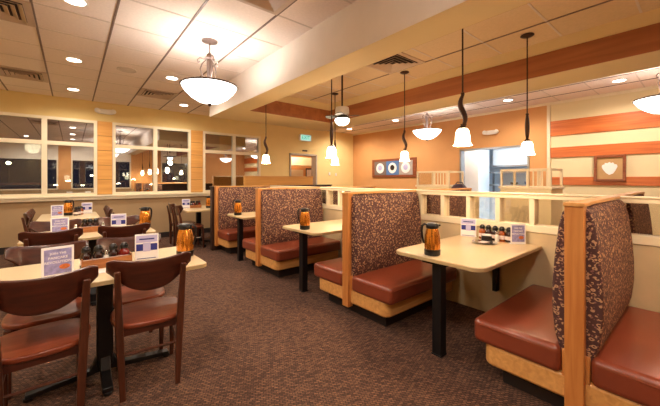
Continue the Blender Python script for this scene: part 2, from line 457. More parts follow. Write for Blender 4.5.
# ------------------------------------------------------------------ glazed divider between the booth rows
PX0, PX1 = 3.228, 3.345
dv = thing('glazed_divider', 'long cream half wall with a row of square glass panes between the booth rows', 'divider', (PX0, 0, 0))
dx = PX1-PX0
bx(0, dx, YS+.01, 5.94, 0, .86).build('lower_panel', plain('divider_paint', srgb(206, 184, 146), .7), dv)
bx(-.012, dx+.012, YS+.01, 5.94, .86, .925).build('lower_rail', M['white_trim'], dv, bevel=.006)
MB().box(-.012, dx+.012, YS+.01, 5.94, 1.163, 1.20).box(-.025, dx+.025, YS+.01, 5.94, 1.20, 1.212).build('top_rail', M['white_trim'], dv, bevel=.004)
ys = []
k = -6
while 1.02+.297*k < 5.9:
    y = 1.02+.297*k; k += 1
    if y > YS+.03: ys.append(y)
for y in ys: bx(.0, dx, y-.022, y+.022, .925, 1.163).build('mullion', M['white_trim'], dv, bevel=.004)
for y0, y1 in zip([YS+.02]+ys, ys+[5.93]):
    bx(dx/2-.003, dx/2+.003, y0+.022, y1-.022, .925, 1.163).build('pane', M['pglass'], dv)

# ------------------------------------------------------------------ booths
def back_profile(sg):
    pr = [(.012, .36), (.07, .37), (.098, .47), (.112, .60), (.112, .75), (.100, .92), (.082, 1.08), (.066, 1.155), (.04, 1.188), (.012, 1.19)]
    return [(sg*y, z) for y, z in pr]
def make_booth(label, sides=(1, -1), group='double booth benches down the middle of the room'):
    # local frame: aisle face at x=0, divider at x=1.145, y along the aisle
    t = thing('booth_bench', label, 'booth', (0, 0, 0), 0, group)
    L = 1.115
    bx(.11, L, -.41 if -1 in sides else -.05, .41 if 1 in sides else .05, 0, .135).build('kick_base', M['kick'], t, bevel=.01)
    y0 = -.50 if -1 in sides else -.05; y1 = .50 if 1 in sides else .05
    m = MB().prism(rrect(.02, L, y0, y1, .07, corners=(0, 1 if 1 in sides else 0, 1 if -1 in sides else 0, 0)), .125, .262)
    b = m.build('bench_frame', M['oak_x'], t, bevel=.018)
    m = MB()
    for sg in sides: m.box(.018, .045, min(sg*.03, sg*.062), max(sg*.03, sg*.062), .25, .40)
    m.build('side_block', M['oak'], t, bevel=.006)
    bx(-.015, .05, -.043, .043, .095, 1.197).build('end_post', M['oak'], t, bevel=.004)
    MB().prism([(-.022, -.047), (.08, -.047), (.22, -.035), (L, -.035), (L, .035), (.22, .035), (.08, .047), (-.022, .047)], 1.195, 1.216).build('top_cap', M['oak_x'], t, bevel=.004)
    for sg in sides:
        m = MB().prism(back_profile(sg), .03, L, 'X')
        m.build('backrest', M['fabric'], t, bevel=.022, seg=4)
        ya, yb = sorted((sg*.064, sg*.558))
        nx, ny = 14, 10
        m = MB()
        x0, x1 = .0, L
        # crowned cushion: rounded plan prism with a domed top grid
        pl = rrect(x0, x1, ya, yb, .045, 5, corners=(0, 1 if sg > 0 else 0, 1 if sg < 0 else 0, 0))
        m.prism(pl, .256, .408)
        cu = m.build('seat_cushion', M['vinyl'], t, bevel=.034, seg=5)
        # welt seam
        ym = sg*.556
        pts = [(x0+.03, sg*.10, .377), (x0+.004, sg*.16, .377), (x0-.001, sg*.30, .377), (x0-.001, sg*.50, .377), (x0+.015, sg*.546, .377), (x0+.05, sg*.559, .377), (L-.02, sg*.559, .377)]
        MB().tube(pts, .0035, 6).build('welt', M['vinyl'], cu)
    return t
BXA = 2.083
b1 = make_booth('double booth bench nearest the camera, patterned backs and rust vinyl seats, oak post at right')
b1.location = (BXA, .455, 0)
copy_tree(b1, (BXA, 2.268, 0), 0, 'double booth bench mid picture, directly behind the nearest booth table')
copy_tree(b1, (BXA-.02, 4.13, 0), 0, 'double booth bench with pale oak post, third from the camera and second from the back')
FX = PX1+1.145+.003
for y, l in ((.455, 'far-side booth bench seen through the divider panes right of the nearest oak post'),
             (2.245, 'far-side patterned booth bench seen through the divider panes above the nearest booth table'),
             (4.13, 'far-side patterned booth bench behind the divider, third from the camera')):
    copy_tree(b1, (FX, y, 0), PI, l, 'booth benches on the far side of the glazed divider')
be = make_booth('single booth bench at the far end of the row, against the dark half wall', sides=(-1,), group=None)
be.location = (BXA, 5.88, 0)
# dark half wall closing the row
hw = thing('half_wall', 'dark brown half wall closing the booth row at the back', 'half wall', (2.05, 5.99, 0))
bx(-.02, 2.9, -.05, .05, 0, 1.19).build('panel', M['darkwood'], hw, bevel=.004)
bx(-.035, 2.92, -.065, .065, 1.19, 1.215).build('cap', M['darkwood'], hw, bevel=.004)
rd = thing('room_divider', 'orange veneered low wall standing behind the last booth near the doorway', 'divider', (3.15, 7.0, 0))
bx(0, 1.98, -.05, .05, 0, 1.40).build('panel', M['pil'], rd); bx(-.01, 1.99, -.06, .06, 1.40, 1.425).build('cap', M['oak_x'], rd)

# ------------------------------------------------------------------ booth tables
def make_booth_table(label, group):
    t = thing('booth_table', label, 'table', (0, 0, 0), 0, group)
    m = MB().prism(rrect(0, 1.145, -.372, .372, .085, corners=(0, 1, 1, 0)), .718, .75)
    m.build('table_top', [M['lamin']], t, bevel=.006)
    MB().prism(rrect(-.003, 1.145, -.375, .375, .086, corners=(0, 1, 1, 0)), .722, .744).build('edge_band', M['edge'], t)
    MB().box(.06, .135, -.0375, .0375, .01, .70).box(.02, .175, -.10, .10, .70, .718).box(.055, .14, -.042, .042, 0, .012).build('leg', M['black'], t, bevel=.004)
    MB().box(1.07, 1.143, -.02, .02, .26, .718).box(.72, 1.143, -.02, .02, .69, .718).build('wall_bracket', M['black'], t, bevel=.003)
    return t
bt = make_booth_table('beige booth table nearest the camera, with an amber carafe at its aisle end', 'booth tables along the glazed divider')
bt.location = (2.074, 1.312, 0)
copy_tree(bt, (2.05, 3.10, 0), 0, 'beige booth table second from the camera, behind the middle booth bench')
copy_tree(bt, (2.05, 4.93, 0), 0, 'beige booth table farthest back, in front of the last booth bench')
copy_tree(bt, (4.495, 1.32, 0), PI, 'beige booth table across the divider, seen through the panes above the nearest booth table', 'booth tables across the divider')
copy_tree(bt, (4.495, 3.15, 0), PI, 'beige booth table across the divider, second from the camera', 'booth tables across the divider')

# ------------------------------------------------------------------ cafe tables
def make_cafe_table(label, lx=1.14, ly=.735):
    t = thing('cafe_table', label, 'table', (0, 0, 0), 0, 'cafe tables by the windows')
    MB().prism(rrect(-lx/2, lx/2, -ly/2, ly/2, .05), .718, .75).build('table_top', M['lamin'], t, bevel=.006)
    MB().prism(rrect(-lx/2-.003, lx/2+.003, -ly/2-.003, ly/2+.003, .052), .722, .744).build('edge_band', M['edge'], t)
    MB().box(-.045, .045, -.045, .045, .09, .70).box(-.15, .15, -.12, .12, .70, .718).build('column', M['black'], t, bevel=.012)
    for (a, b) in ((.39, 0), (0, .25), (-.39, 0), (0, -.25)):
        n = Vector((a, b, 0)); d = n.normalized(); w = Vector((-d.y, d.x, 0))*.028
        pts = [(0, .09), (.045, .15), (.08, .075), (n.length, .045), (n.length, .018), (.10, .04), (0, .06)]
        m = MB()
        va = [m.bm.verts.new(Vector((d.x*p+w.x, d.y*p+w.y, z))) for p, z in pts]
        vb = [m.bm.verts.new(Vector((d.x*p-w.x, d.y*p-w.y, z))) for p, z in pts]
        k = len(pts)
        for i in range(k): m.bm.faces.new((va[i], va[(i+1) % k], vb[(i+1) % k], vb[i]))
        m.bm.faces.new(va[::-1]); m.bm.faces.new(vb)
        m.cyl((n.x*.97, n.y*.97, 0), .022, 0, .02, 12)
        m.build('foot', M['black'], t, bevel=.004)
    return t
ct = make_cafe_table('beige cafe table at the lower left, nearest the camera')
ct.location = (.172, 2.62, 0)
copy_tree(ct, (.18, 4.40, 0), 0, 'beige cafe table directly behind the nearest one, left side')
copy_tree(ct, (-.03, 6.62, 0), PI/2, 'beige cafe table against the window wall at left, third from the camera')
copy_tree(ct, (2.03, 6.75, 0), PI/2, 'beige cafe table near the last window, left of the booth row end')

# ------------------------------------------------------------------ chairs
def make_chair(label):
    t = thing('dining_chair', label, 'chair', (0, 0, 0), 0, 'bentwood dining chairs at the cafe tables')
    # seat, facing +y: front edge at y=.21, back at -.21
    out = []
    for k in range(48):
        a = 2*PI*k/48; c, s = math.cos(a), math.sin(a)
        e = .62
        x = .215*(abs(c)**e)*(1 if c >= 0 else -1); y = .213*(abs(s)**e)*(1 if s >= 0 else -1)
        if y < 0: x *= 1-.10*(-y/.213)
        out.append((x, y))
    MB().prism(out, .415, .447).build('seat', M['seatwood'], t, bevel=.010)
    # crest rail, a curved wide panel
    def crest(u, v):
        a = (u-.5)*2
        x = a*.232
        y = -.245-.045*(1-a*a)
        ztop = .872-.028*(1-a*a)-.020*max(0, abs(a)-.86)/.14
        hh = .062+.130*(1-abs(a)**2.4)
        zb = ztop-hh
        z = zb+(ztop-zb)*v
        return Vector((x, y+.032-.03*(v-.5), z))
    o = MB().grid(crest, 22, 6).build('crest_rail', M['mahog'], t, solid=.018)
    bvm = o.modifiers.new('b', 'BEVEL'); bvm.width = .006; bvm.segments = 2; bvm.limit_method = 'ANGLE'
    for sg in (-1, 1):
        pts = [(sg*.150, -.215, 0), (sg*.158, -.212, .22), (sg*.166, -.212, .42), (sg*.172, -.232, .60), (sg*.178, -.275, .80)]
        m = MB()
        rings = []
        for i, (p, (wx, wy)) in enumerate(zip(pts, [(.016, .018), (.019, .023), (.021, .026), (.019, .020), (.016, .013)])):
            x, y, z = p
            rings.append([m.bm.verts.new((x+a*wx, y+b*wy, z)) for a, b in ((-1, -1), (1, -1), (1, 1), (-1, 1))])
        for a, b in zip(rings, rings[1:]):
            for k in range(4): m.bm.faces.new((a[k], a[(k+1) % 4], b[(k+1) % 4], b[k]))
        m.bm.faces.new(rings[0][::-1]); m.bm.faces.new(rings[-1])
        m.build('back_leg', M['mahog_z'], t, bevel=.007)
        m = MB(); rings = []
        for (x, y, z, w) in ((sg*.168, .186, 0, .013), (sg*.172, .178, .25, .017), (sg*.172, .165, .418, .021)):
            rings.append([m.bm.verts.new((x+a*w, y+b*w, z)) for a, b in ((-1, -1), (1, -1), (1, 1), (-1, 1))])
        for a, b in zip(rings, rings[1:]):
            for k in range(4): m.bm.faces.new((a[k], a[(k+1) % 4], b[(k+1) % 4], b[k]))
        m.bm.faces.new(rings[0][::-1]); m.bm.faces.new(rings[-1])
        m.build('front_leg', M['mahog_z'], t, bevel=.006)
        MB().tube([(sg*.156, -.205, .20), (sg*.172, 0, .215), (sg*.170, .182, .225)], .009, 8).build('side_stretcher', M['mahog_z'], t)
    MB().tube([(-.160, -.205, .27), (-.09, -.19, .262), (0, -.185, .26), (.09, -.19, .262), (.160, -.205, .27)], .009, 8).build('back_stretcher', M['mahog_z'], t)
    MB().box(-.155, .155, -.19, -.17, .375, .418).box(-.155, .155, .155, .172, .375, .418).box(-.172, -.155, -.18, .165, .375, .418).box(.155, .172, -.18, .165, .375, .418).build('apron', M['mahog'], t)
    return t
ch = make_chair('dark mahogany chair cut by the lower left corner, its back to the camera')
ch.location = (-.125, 2.41, 0); ch.rotation_euler = (0, 0, math.radians(2))
chairs = [(.405, 2.455, -5, 'dark mahogany chair, whole in view, its back to the camera at the nearest cafe table'),
          (-.13, 2.90, 180, 'dark chair behind the purple table card, across the nearest cafe table'),
          (.375, 2.91, 178, 'dark chair behind the blue table card, across the nearest cafe table'),
          (-.15, 4.22, 1, 'dark chair with its back to the camera at the second cafe table, left one'),
          (.45, 4.22, -3, 'dark chair, back to the camera, beside the amber carafe of the second cafe table'),
          (-.14, 4.66, 180, 'dark chair on the window side of the second cafe table, left one'),
          (.47, 4.67, 180, 'dark chair on the window side of the second cafe table, right one'),
          (-.27, 6.38, -90, 'nearer dark chair at the left end of the third cafe table, by the window'),
          (-.27, 6.90, -90, 'farther dark chair at the left end of the third cafe table, by the window'),
          (.25, 6.38, 90, 'dark chair on the right side of the third cafe table, the nearer one'),
          (.25, 6.90, 90, 'dark chair on the right side of the third cafe table, the farther one'),
          (1.80, 6.98, -90, 'dark chair left of the far cafe table near the last window, closest to the wall'),
          (1.80, 6.46, -90, 'dark chair left of the far cafe table near the last window, closest to the camera')]
for x, y, r, l in chairs: copy_tree(ch, (x, y, 0), math.radians(r), l)

# ------------------------------------------------------------------ things on tables
def make_carafe(label):
    t = thing('coffee_carafe', label, 'carafe', (0, 0, 0), 0, 'amber insulated coffee carafes on the tables')
    MB().lathe((0, 0, 0), [(.054, .030), (.058, .06), (.059, .10), (.055, .15), (.047, .19), (.040, .212)], 96, True, flute=12, fa=.045).build('body', M['amber'], t)
    MB().lathe((0, 0, 0), [(.056, 0), (.061, .006), (.062, .046), (.052, .05)], 32).build('base', M['blackp'], t)
    m = MB().lathe((0, 0, 0), [(.046, .208), (.049, .214), (.048, .236), (.038, .25), (.012, .254)], 32)
    m.box(-.016, .016, .03, .062, .226, .24)
    m.build('lid', M['blackp'], t, bevel=.003)
    MB().tube([(0, -.036, .236), (0, -.060, .243), (0, -.078, .228), (0, -.083, .19), (0, -.079, .15), (0, -.071, .11), (0, -.062, .092)], [.008, .009, .010, .009, .009, .008, .007], 8).build('handle', M['blackp'], t)
    return t
def R(d): return math.radians(d)
cf = make_carafe('amber coffee carafe standing on the nearest booth table')
cf.location = (2.178, 1.375, .75); cf.rotation_euler = (0, 0, R(-130))
copy_tree(cf, (2.135, 3.05, .75), R(-130), 'amber coffee carafe standing on the second booth table')
copy_tree(cf, (2.12, 4.96, .75), R(-130), 'small amber coffee carafe on the farthest booth table')
copy_tree(cf, (.672, 2.565, .75), R(50), 'amber coffee carafe on the nearest cafe table, behind the chair at lower left')
copy_tree(cf, (.69, 4.40, .75), R(50), 'amber coffee carafe with handle at right on the second cafe table')
copy_tree(cf, (-.05, 6.72, .75), R(60), 'amber coffee carafe on the third cafe table by the window, left of the syrup bottles')
copy_tree(cf, (2.20, 6.62, .75), R(60), 'dark amber coffee carafe on the far cafe table left of the booth row end')

def card_common(w, h, t, tilt=6):
    # thin folded acrylic stand facing -y
    m = MB()
    m.box(-w/2, w/2, -.003, .003, 0, h)
    m.box(-w/2, w/2, -.003, .05, 0, .004)
    return m.build('stand', M['card'], t, bevel=.002)
def make_card_a(label, lines=('JOIN THE', 'PANCAKE', 'REVOLUTION'), w=.152, h=.185):
    t = thing('table_card', label, 'table card', (0, 0, 0), 0, 'printed table cards')
    card_common(w, h, t)
    bx(-w/2+.012, w/2-.012, -.0045, -.003, .022, h-.014).build('printed_panel', M['purple'], t)
    for i, ln in enumerate(lines):
        text_mesh(ln, .0205 if i else .018, 'lettering', M['card'], t, (0, -.0046, h-.04-i*.026), (PI/2, 0, 0))
    MB().lathe((0, 0, 0), [(.002, 0), (.022, .0), (.026, .0012)], 20, mt=Matrix.Translation((.03, -.0050, .062)) @ Matrix.Rotation(PI/2, 4, 'X') @ Matrix.Diagonal((1, .6, 1, 1))).build('food_picture', M['food'], t)
    return t
def make_card_b(label, w=.15, h=.19):
    t = thing('table_card', label, 'table card', (0, 0, 0), 0, 'printed table cards')
    card_common(w, h, t)
    bx(-w/2+.008, w/2-.008, -.0045, -.003, h*.36, h*.62).build('navy_stripe', M['navy'], t)
    bx(-w*.16, w*.16, -.0058, -.0045, h*.33, h*.66).build('pale_square', M['lilac'], t)
    bx(-w/2+.008, w/2-.008, -.0045, -.003, h*.68, h*.94).build('header', M['lilac'], t)
    bx(-w*.32, w*.32, -.0055, -.0045, h*.78, h*.83).build('print_line', M['navy'], t)
    bx(-w*.42, w*.40, -.0045, -.003, h*.05, h*.075).build('print_rule', M['navy'], t)
    return t
ca = make_card_a('purple printed card with white lettering, left of the rack on the nearest cafe table')
ca.location = (-.065, 2.50, .75); ca.rotation_euler = (0, 0, R(12))
cb = make_card_b('blue and white printed table card on the nearest cafe table, right of the bottle rack')
cb.location = (.425, 2.63, .75); cb.rotation_euler = (0, 0, R(-10))
cb2 = copy_tree(cb, (3.16, 1.575, .75), R(-72), 'blue and white table card at the left end of the nearest booth table condiments')
ca2 = copy_tree(ca, (3.135, 1.10, .75), R(-45), 'white table card with purple print on the nearest booth table, right of the bottles')
ca2.scale = (.85, .85, 1.0)
copy_tree(ca, (-.10, 4.42, .75), R(8), 'purple printed card on the second cafe table, behind the left chair')
copy_tree(cb, (.42, 4.38, .75), R(-12), 'blue and white card on the second cafe table above the right chair')
copy_tree(ca, (-.18, 6.55, .75), R(8), 'pale printed card on the third cafe table by the window, left of its carafe')
copy_tree(cb, (.20, 6.85, .75), R(-10), 'blue printed card at the right side of the third cafe table by the window')
copy_tree(cb, (1.80, 6.80, .75), R(-20), 'pale card on the far cafe table near the last window')

def make_rack(label):
    t = thing('condiment_rack', label, 'rack', (0, 0, 0), 0, 'condiment racks')
    w, d, h = .28, .10, .062
    MB().box(-w/2, w/2, -d/2, -d/2+.008, 0, h).build('front_panel', M['rackwood'], t, bevel=.002)
    MB().box(-w/2, w/2, d/2-.008, d/2, 0, h).build('back_panel', M['rackwood'], t, bevel=.002)
    for sg in (-1, 1): MB().box(sg*(w/2-.004)-.004, sg*(w/2-.004)+.004, -d/2+.008, d/2-.008, 0, h+.01).build('end_panel', M['rackwood'], t, bevel=.002)
    MB().box(-w/2+.008, w/2-.008, -d/2+.008, d/2-.008, 0, .006).build('bottom', M['rackwood'], t)
    return t
def make_bottle(label, body, h=.15, r=.026, name='syrup_bottle', cat='bottle', cap='blackp', group='syrup bottles'):
    t = thing(name, label, cat, (0, 0, 0), 0, group)
    MB().lathe((0, 0, 0), [(r*.9, 0), (r, .006), (r, h*.50), (r*.86, h*.62), (r*.60, h*.70), (r*.60, h*.74)], 20).build('body', M[body], t)
    m = MB().lathe((0, 0, 0), [(r*.74, h*.72), (r*.78, h*.75), (r*.74, h*.88), (r*.5, h*.97), (r*.2, h)], 20)
    m.box(-r*.15, r*.15, -r*1.25, -r*.3, h*.84, h*.90)
    m.build('cap', M[cap], t)
    MB().lathe((0, 0, 0), [(r*1.012, h*.16), (r*1.012, h*.40)], 20, False).build('label_band', M['paper'] if body != 'salt' else M['salt'], t)
    MB().tube([(0, r*.7, h*.82), (0, r*1.5, h*.80), (0, r*1.7, h*.62), (0, r*1.0, h*.45)], .004, 6).build('handle', M[cap], t)
    return t
rk = make_rack('wooden condiment rack full of syrup bottles on the nearest cafe table')
rk.location = (.185, 2.62, .75); rk.rotation_euler = (0, 0, R(3))
pb = {c: make_bottle('x', c, .142, .032) for c in ('syrup', 'syrup_red', 'syrup_amber')}
shk = make_bottle('x', 'salt', .10, .018, 'salt_shaker', 'shaker', 'chrome', None)
for o in list(shk.children):
    if o.name.startswith('handle'): bpy.data.objects.remove(o)
used = set()
def put(proto, loc, rz, label, group=None):
    if proto.name not in used:
        used.add(proto.name); proto.location = loc; proto.rotation_euler = (0, 0, rz); proto['label'] = label
        if group: proto['group'] = group
        return proto
    return copy_tree(proto, loc, rz, label, group)
pos = ['leftmost', 'second from the left', 'second from the right', 'rightmost']
for i, (dx_, kind) in enumerate(((-.115, 'syrup'), (-.048, 'syrup'), (.035, 'syrup'), (.10, 'syrup_red'))):
    put(pb[kind], (.185+dx_, 2.62+.003*i, .756), R(20), 'dark syrup bottle, %s in the nearest cafe table rack' % pos[i], 'syrup bottles in the near rack')
put(shk, (.185-.005, 2.612, .757), 0, 'small white-bodied shaker between the syrup bottles of the nearest cafe table rack', 'shakers')
# booth table 1 condiments along the divider
for i, (y, kind, l) in enumerate(((1.435, 'syrup_amber', 'amber syrup bottle beside the blue card on the nearest booth table'),
                                  (1.375, 'syrup', 'dark syrup bottle, second from the left on the nearest booth table'),
                                  (1.312, 'syrup', 'dark syrup bottle in the middle of the row on the nearest booth table'),
                                  (1.25, 'syrup_amber', 'amber syrup bottle, second from the right on the nearest booth table'),
                                  (1.187, 'syrup', 'dark syrup bottle at the right end of the row on the nearest booth table'))):
    put(pb[kind], (3.165, y, .75), R(-60), l, 'syrup bottles on the nearest booth table')
put(shk, (3.09, 1.265, .75), 0, 'white salt shaker in front of the syrup bottles on the nearest booth table', 'shakers')
# sugar caddy
sc_ = thing('sugar_caddy', 'dark sugar packet caddy in front of the bottles on the nearest booth table', 'caddy', (3.10, 1.365, .75), R(-60))
MB().box(-.045, .045, -.022, .022, 0, .045).build('holder', M['blackp'], sc_, bevel=.006)
MB().box(-.038, .038, -.016, .016, .045, .062).build('packets', M['card'], sc_, bevel=.002)
# round plate of loose change / menu on table
pt = thing('tip_tray', 'round silvery tray with papers lying flat on the nearest booth table', 'tray', (2.96, 1.325, .75))
MB().lathe((0, 0, 0), [(.06, .0), (.085, .002), (.105, .009), (.107, .011), (.103, .011), (.082, .005), (.01, .004)], 40).build('plate', M['chrome'], pt)
MB().box(-.05, .045, -.03, .035, .006, .009).build('paper', M['paper'], pt); 
# placemat strip in front of rack
tag(MB().box(.10, .27, 2.42, 2.53, .7505, .754).build('folded_napkin', M['paper'], None, bevel=.001), 'folded printed paper lying between the two near chairs on the nearest cafe table', 'napkin')
# second cafe table
rk2 = copy_tree(rk, (.16, 4.45, .75), R(2), 'dark condiment rack on the second cafe table'); rk2.scale = (.6, 1, 1)
for i, dx_ in enumerate((-.05, .0, .05)):
    put(pb['syrup'], (.16+dx_, 4.455, .756), R(20), 'dark syrup bottle, %s in the rack of the second cafe table' % ['left one', 'middle one', 'right one'][i], 'syrup bottles in the second rack')
put(shk, (.03, 4.40, .75), 0, 'salt shaker left of the rack on the second cafe table', 'shakers')
put(shk, (.275, 4.40, .75), 0, 'white shaker right of the rack on the second cafe table', 'shakers')
# third and fourth tables
for i, (x, y) in enumerate(((.05, 6.60), (.085, 6.68), (.12, 6.74))):
    put(pb[('syrup', 'syrup', 'syrup_amber')[i]], (x, y, .75), 0, 'syrup bottle, %s of three on the third cafe table by the window' % ['left', 'middle', 'right'][i], 'syrup bottles on the window table')
rk3 = copy_tree(rk, (1.98, 6.80, .75), R(-5), 'small condiment rack on the far cafe table near the last window')
rk3.scale = (.8, 1, 1)
for i, dx_ in enumerate((-.08, -.03, .03, .08)):
    put(pb['syrup' if i % 2 == 0 else 'syrup_red'], (1.98+dx_, 6.80, .756), 0, 'syrup bottle, %s in the rack of the far cafe table' % pos[i], 'syrup bottles in the far rack')

# ------------------------------------------------------------------ pendants
def make_pendant(label):
    # origin at shade bottom; rod goes up to the tray ceiling
    t = thing('pendant_lamp', label, 'pendant lamp', (0, 0, 0), 0, 'bell shaped pendant lamps over the booths')
    top = TZ-1.605
    m = MB().lathe((0, 0, 0), [(.062, top-.004), (.066, top-.010), (.05, top-.022), (.012, top-.028)], 28)
    m.build('canopy', M['bronze'], t)
    MB().tube([(0, 0, .43), (0, 0, top-.02)], .0065, 8).build('rod', M['bronze'], t)
    pts = []; rr = []
    for k in range(21):
        u = k/20; z = .155+.275*u
        pts.append((.021*math.sin(2.1*PI*u)*(1-.2*u), 0, z)); rr.append(.011+.011*math.sin(PI*u))
    m = MB().tube(pts, rr, 8)
    m.lathe((0, 0, .43), [(.004, -.016), (.015, -.006), (.015, .006), (.004, .016)], 12)
    sp = []
    for k in range(14):
        a = k/13*1.6*PI; r_ = .024*(1-k/16)
        sp.append((.012+r_*math.cos(a+PI), 0, .178+r_*math.sin(a+PI)))
    m.tube(sp, .006, 6)
    m.build('scroll_stem', M['bronze'], t)
    MB().lathe((0, 0, 0), [(.030, .135), (.034, .145), (.022, .16), (.008, .168)], 20).build('shade_cap', M['bronze'], t)
    m = MB().lathe((0, 0, 0), [(.074, 0), (.065, .010), (.058, .040), (.056, .075), (.053, .105), (.044, .130), (.026, .144), (.020, .140), (.040, .124), (.049, .10), (.052, .073), (.054, .04), (.061, .012), (.071, .001)], 32, False)
    m.build('shade', M['shade'], t)
    return t
pd = make_pendant('large bell pendant with curly dark stem hanging over the nearest booth table')
pd.location = (2.50, 1.295, 1.622); pd.rotation_euler = (0, 0, R(-62))
PEND = [(2.455, 2.938, 50, 'bell pendant with straight-looking stem over the second booth table, left of the ceiling fan light'),
        (2.455, 4.62, -28, 'bell pendant with curly stem at the left, over the farthest booth table'),
        (3.745, 1.225, 18, 'bell pendant with slim stem at the right, in front of the kitchen opening'),
        (3.68, 2.77, -53, 'bell pendant with thin curly stem in front of the plate pictures'),
        (3.64, 4.26, 50, 'small bell pendant farthest across the divider, just behind the fan light'),
        (2.50, -.45, -62, 'bell pendant outside the right picture edge, over the next booth table')]
for x, y, r, l in PEND: copy_tree(pd, (x, y, 1.605), R(r), l)
for x, y in [(2.50, -.45), (2.50, 1.30), (2.455, 2.938), (2.455, 4.62), (3.745, 1.225), (3.68, 2.77), (3.64, 4.26)]:
    lamp('POINT', (x, y, 1.60), 12, (1, .76, .50), .045, name='pendant_bulb')
    
# ------------------------------------------------------------------ bowl lamps
def make_bowl(label):
    # origin at ceiling, everything hangs down
    t = thing('bowl_lamp', label, 'ceiling lamp', (0, 0, 0), 0, 'alabaster bowl ceiling lamps')
    MB().lathe((0, 0, 0), [(.09, -.001), (.088, -.012), (.03, -.026), (.01, -.03)], 28).build('canopy', M['pewter'], t)
    m = MB().tube([(0, 0, -.02), (0, 0, -.18)], .008, 8)
    m.lathe((0, 0, -.20), [(.012, .06), (.035, .035), (.030, .02), (.055, .0), (.06, -.012), (.03, -.02)], 24)
    m.lathe((0, 0, -.36), [(.03, .17), (.034, .12), (.030, .0), (.026, -.11)], 16)
    m.build('stem', M['pewter'], t)
    for k in range(3):
        a = 2*PI*k/3+.5
        pr = [(.05, -.215), (.11, -.20), (.135, -.225), (.125, -.255), (.105, -.245)]
        pr2 = [(.04, -.22), (.085, -.27), (.105, -.33), (.085, -.40), (.06, -.44), (.12, -.50), (.29, -.53)]
        m = MB()
        for q in (pr, pr2): m.tube([(r*math.cos(a), r*math.sin(a), z) for r, z in q], .007, 6)
        m.build('scroll_arm', M['pewter'], t)
    prof = [(.305, -.525), (.296, -.55), (.262, -.60), (.20, -.66), (.12, -.708), (.04, -.728), (.005, -.73)]
    inner = [(r*.97, z+.008) for r, z in prof][::-1]
    MB().lathe((0, 0, 0), prof+inner, 48, False).build('bowl', M['bowl'], t)
    MB().tube([(.308*math.cos(2*PI*k/48), .308*math.sin(2*PI*k/48), -.525) for k in range(48)], .009, 8, closed=True).build('rim', M['bronze'], t)
    MB().lathe((0, 0, -.75), [(.004, -.012), (.016, -.002), (.024, .012), (.02, .022)], 16).build('finial', M['bronze'], t)
    return t
bl = make_bowl('large glowing bowl lamp hanging from the pale ceiling at upper left')
bl.location = (1.233, 3.686, CZ)
copy_tree(bl, (1.233, .10, CZ), 0, 'bowl lamp above the photographer, seen mirrored in the night windows')
copy_tree(bl, (6.05, 3.95, CZ), R(20), 'bowl lamp in front of the orange wall, above the kitchen opening')
copy_tree(bl, (6.10, .36, CZ), 0, 'bowl lamp cut by the right picture edge')
for x, y in ((1.233, 3.686), (1.233, .10), (6.05, 3.95), (6.10, .36)):
    lamp('POINT', (x, y, CZ-.62), 6, (1, .96, .92), .1, name='bowl_bulb')

# ------------------------------------------------------------------ recessed cans, speaker, vents
def make_can(label):
    t = thing('downlight', label, 'downlight', (0, 0, 0), 0, 'round recessed ceiling downlights')
    MB().lathe((0, 0, 0), [(.098, -.001), (.098, -.008), (.078, -.010), (.078, -.001)], 32, False).build('trim_ring', M['white'], t)
    MB().lathe((0, 0, 0), [(.078, -.003), (.02, -.004)], 32).build('lens', M['can'], t)
    return t
cans = [(.02, 5.42, 'the middle one in the left row'), (.02, 7.2, 'closest to the window wall at left'), (.02, 3.62, 'at the top left picture edge'),
        (1.22, 5.40, 'behind the large bowl lamp, left'), (1.86, 7.2, 'near the wall behind the large bowl lamp'),
        (6.85, .91, 'upper right above the wall boards'), (6.8, 2.57, 'above the right end of the orange wall'), (6.78, 5.4, 'above the plate pictures'),
        (6.8, 7.25, 'in the far corner beside the fan light'), (6.3, 6.45, 'between the fan light and the plate pictures')]
cn = None
for x, y, l in cans:
    lab = 'round recessed downlight, ' + l
    if cn is None: cn = make_can(lab); cn.location = (x, y, CZ)
    else: copy_tree(cn, (x, y, CZ), 0, lab)
for i, (x, y) in enumerate(((.02, 1.8), (.02, .0), (-2.0, 3.6), (-2.0, 7.2), (-1.3, 0.1), (-2.0, 1.6))):  # unseen downlights added; the one near the south blinds brightens them
    copy_tree(cn, (x, y, CZ), 0, 'recessed downlight outside the frame, added to help light the room')
    cans.append((x, y, ''))
for x, y, l in cans:
    e = 44 if x < 5 else 50
    lamp('SPOT', (x, y, CZ-.02), e, (1, .88, .73), .06, 165, (0, 0, 0), 'downlight_bulb', .75)
sp = thing('ceiling_speaker', 'round flush ceiling speaker grille between the downlights', 'speaker', (.62, 5.42, CZ))
MB().lathe((0, 0, 0), [(.125, -.001), (.125, -.010), (.112, -.012), (.108, -.008)], 32).build('ring', M['tee_light'], sp)
MB().lathe((0, 0, 0), [(.108, -.009), (.02, -.0095)], 32).build('grille', M['tee_light'], sp)
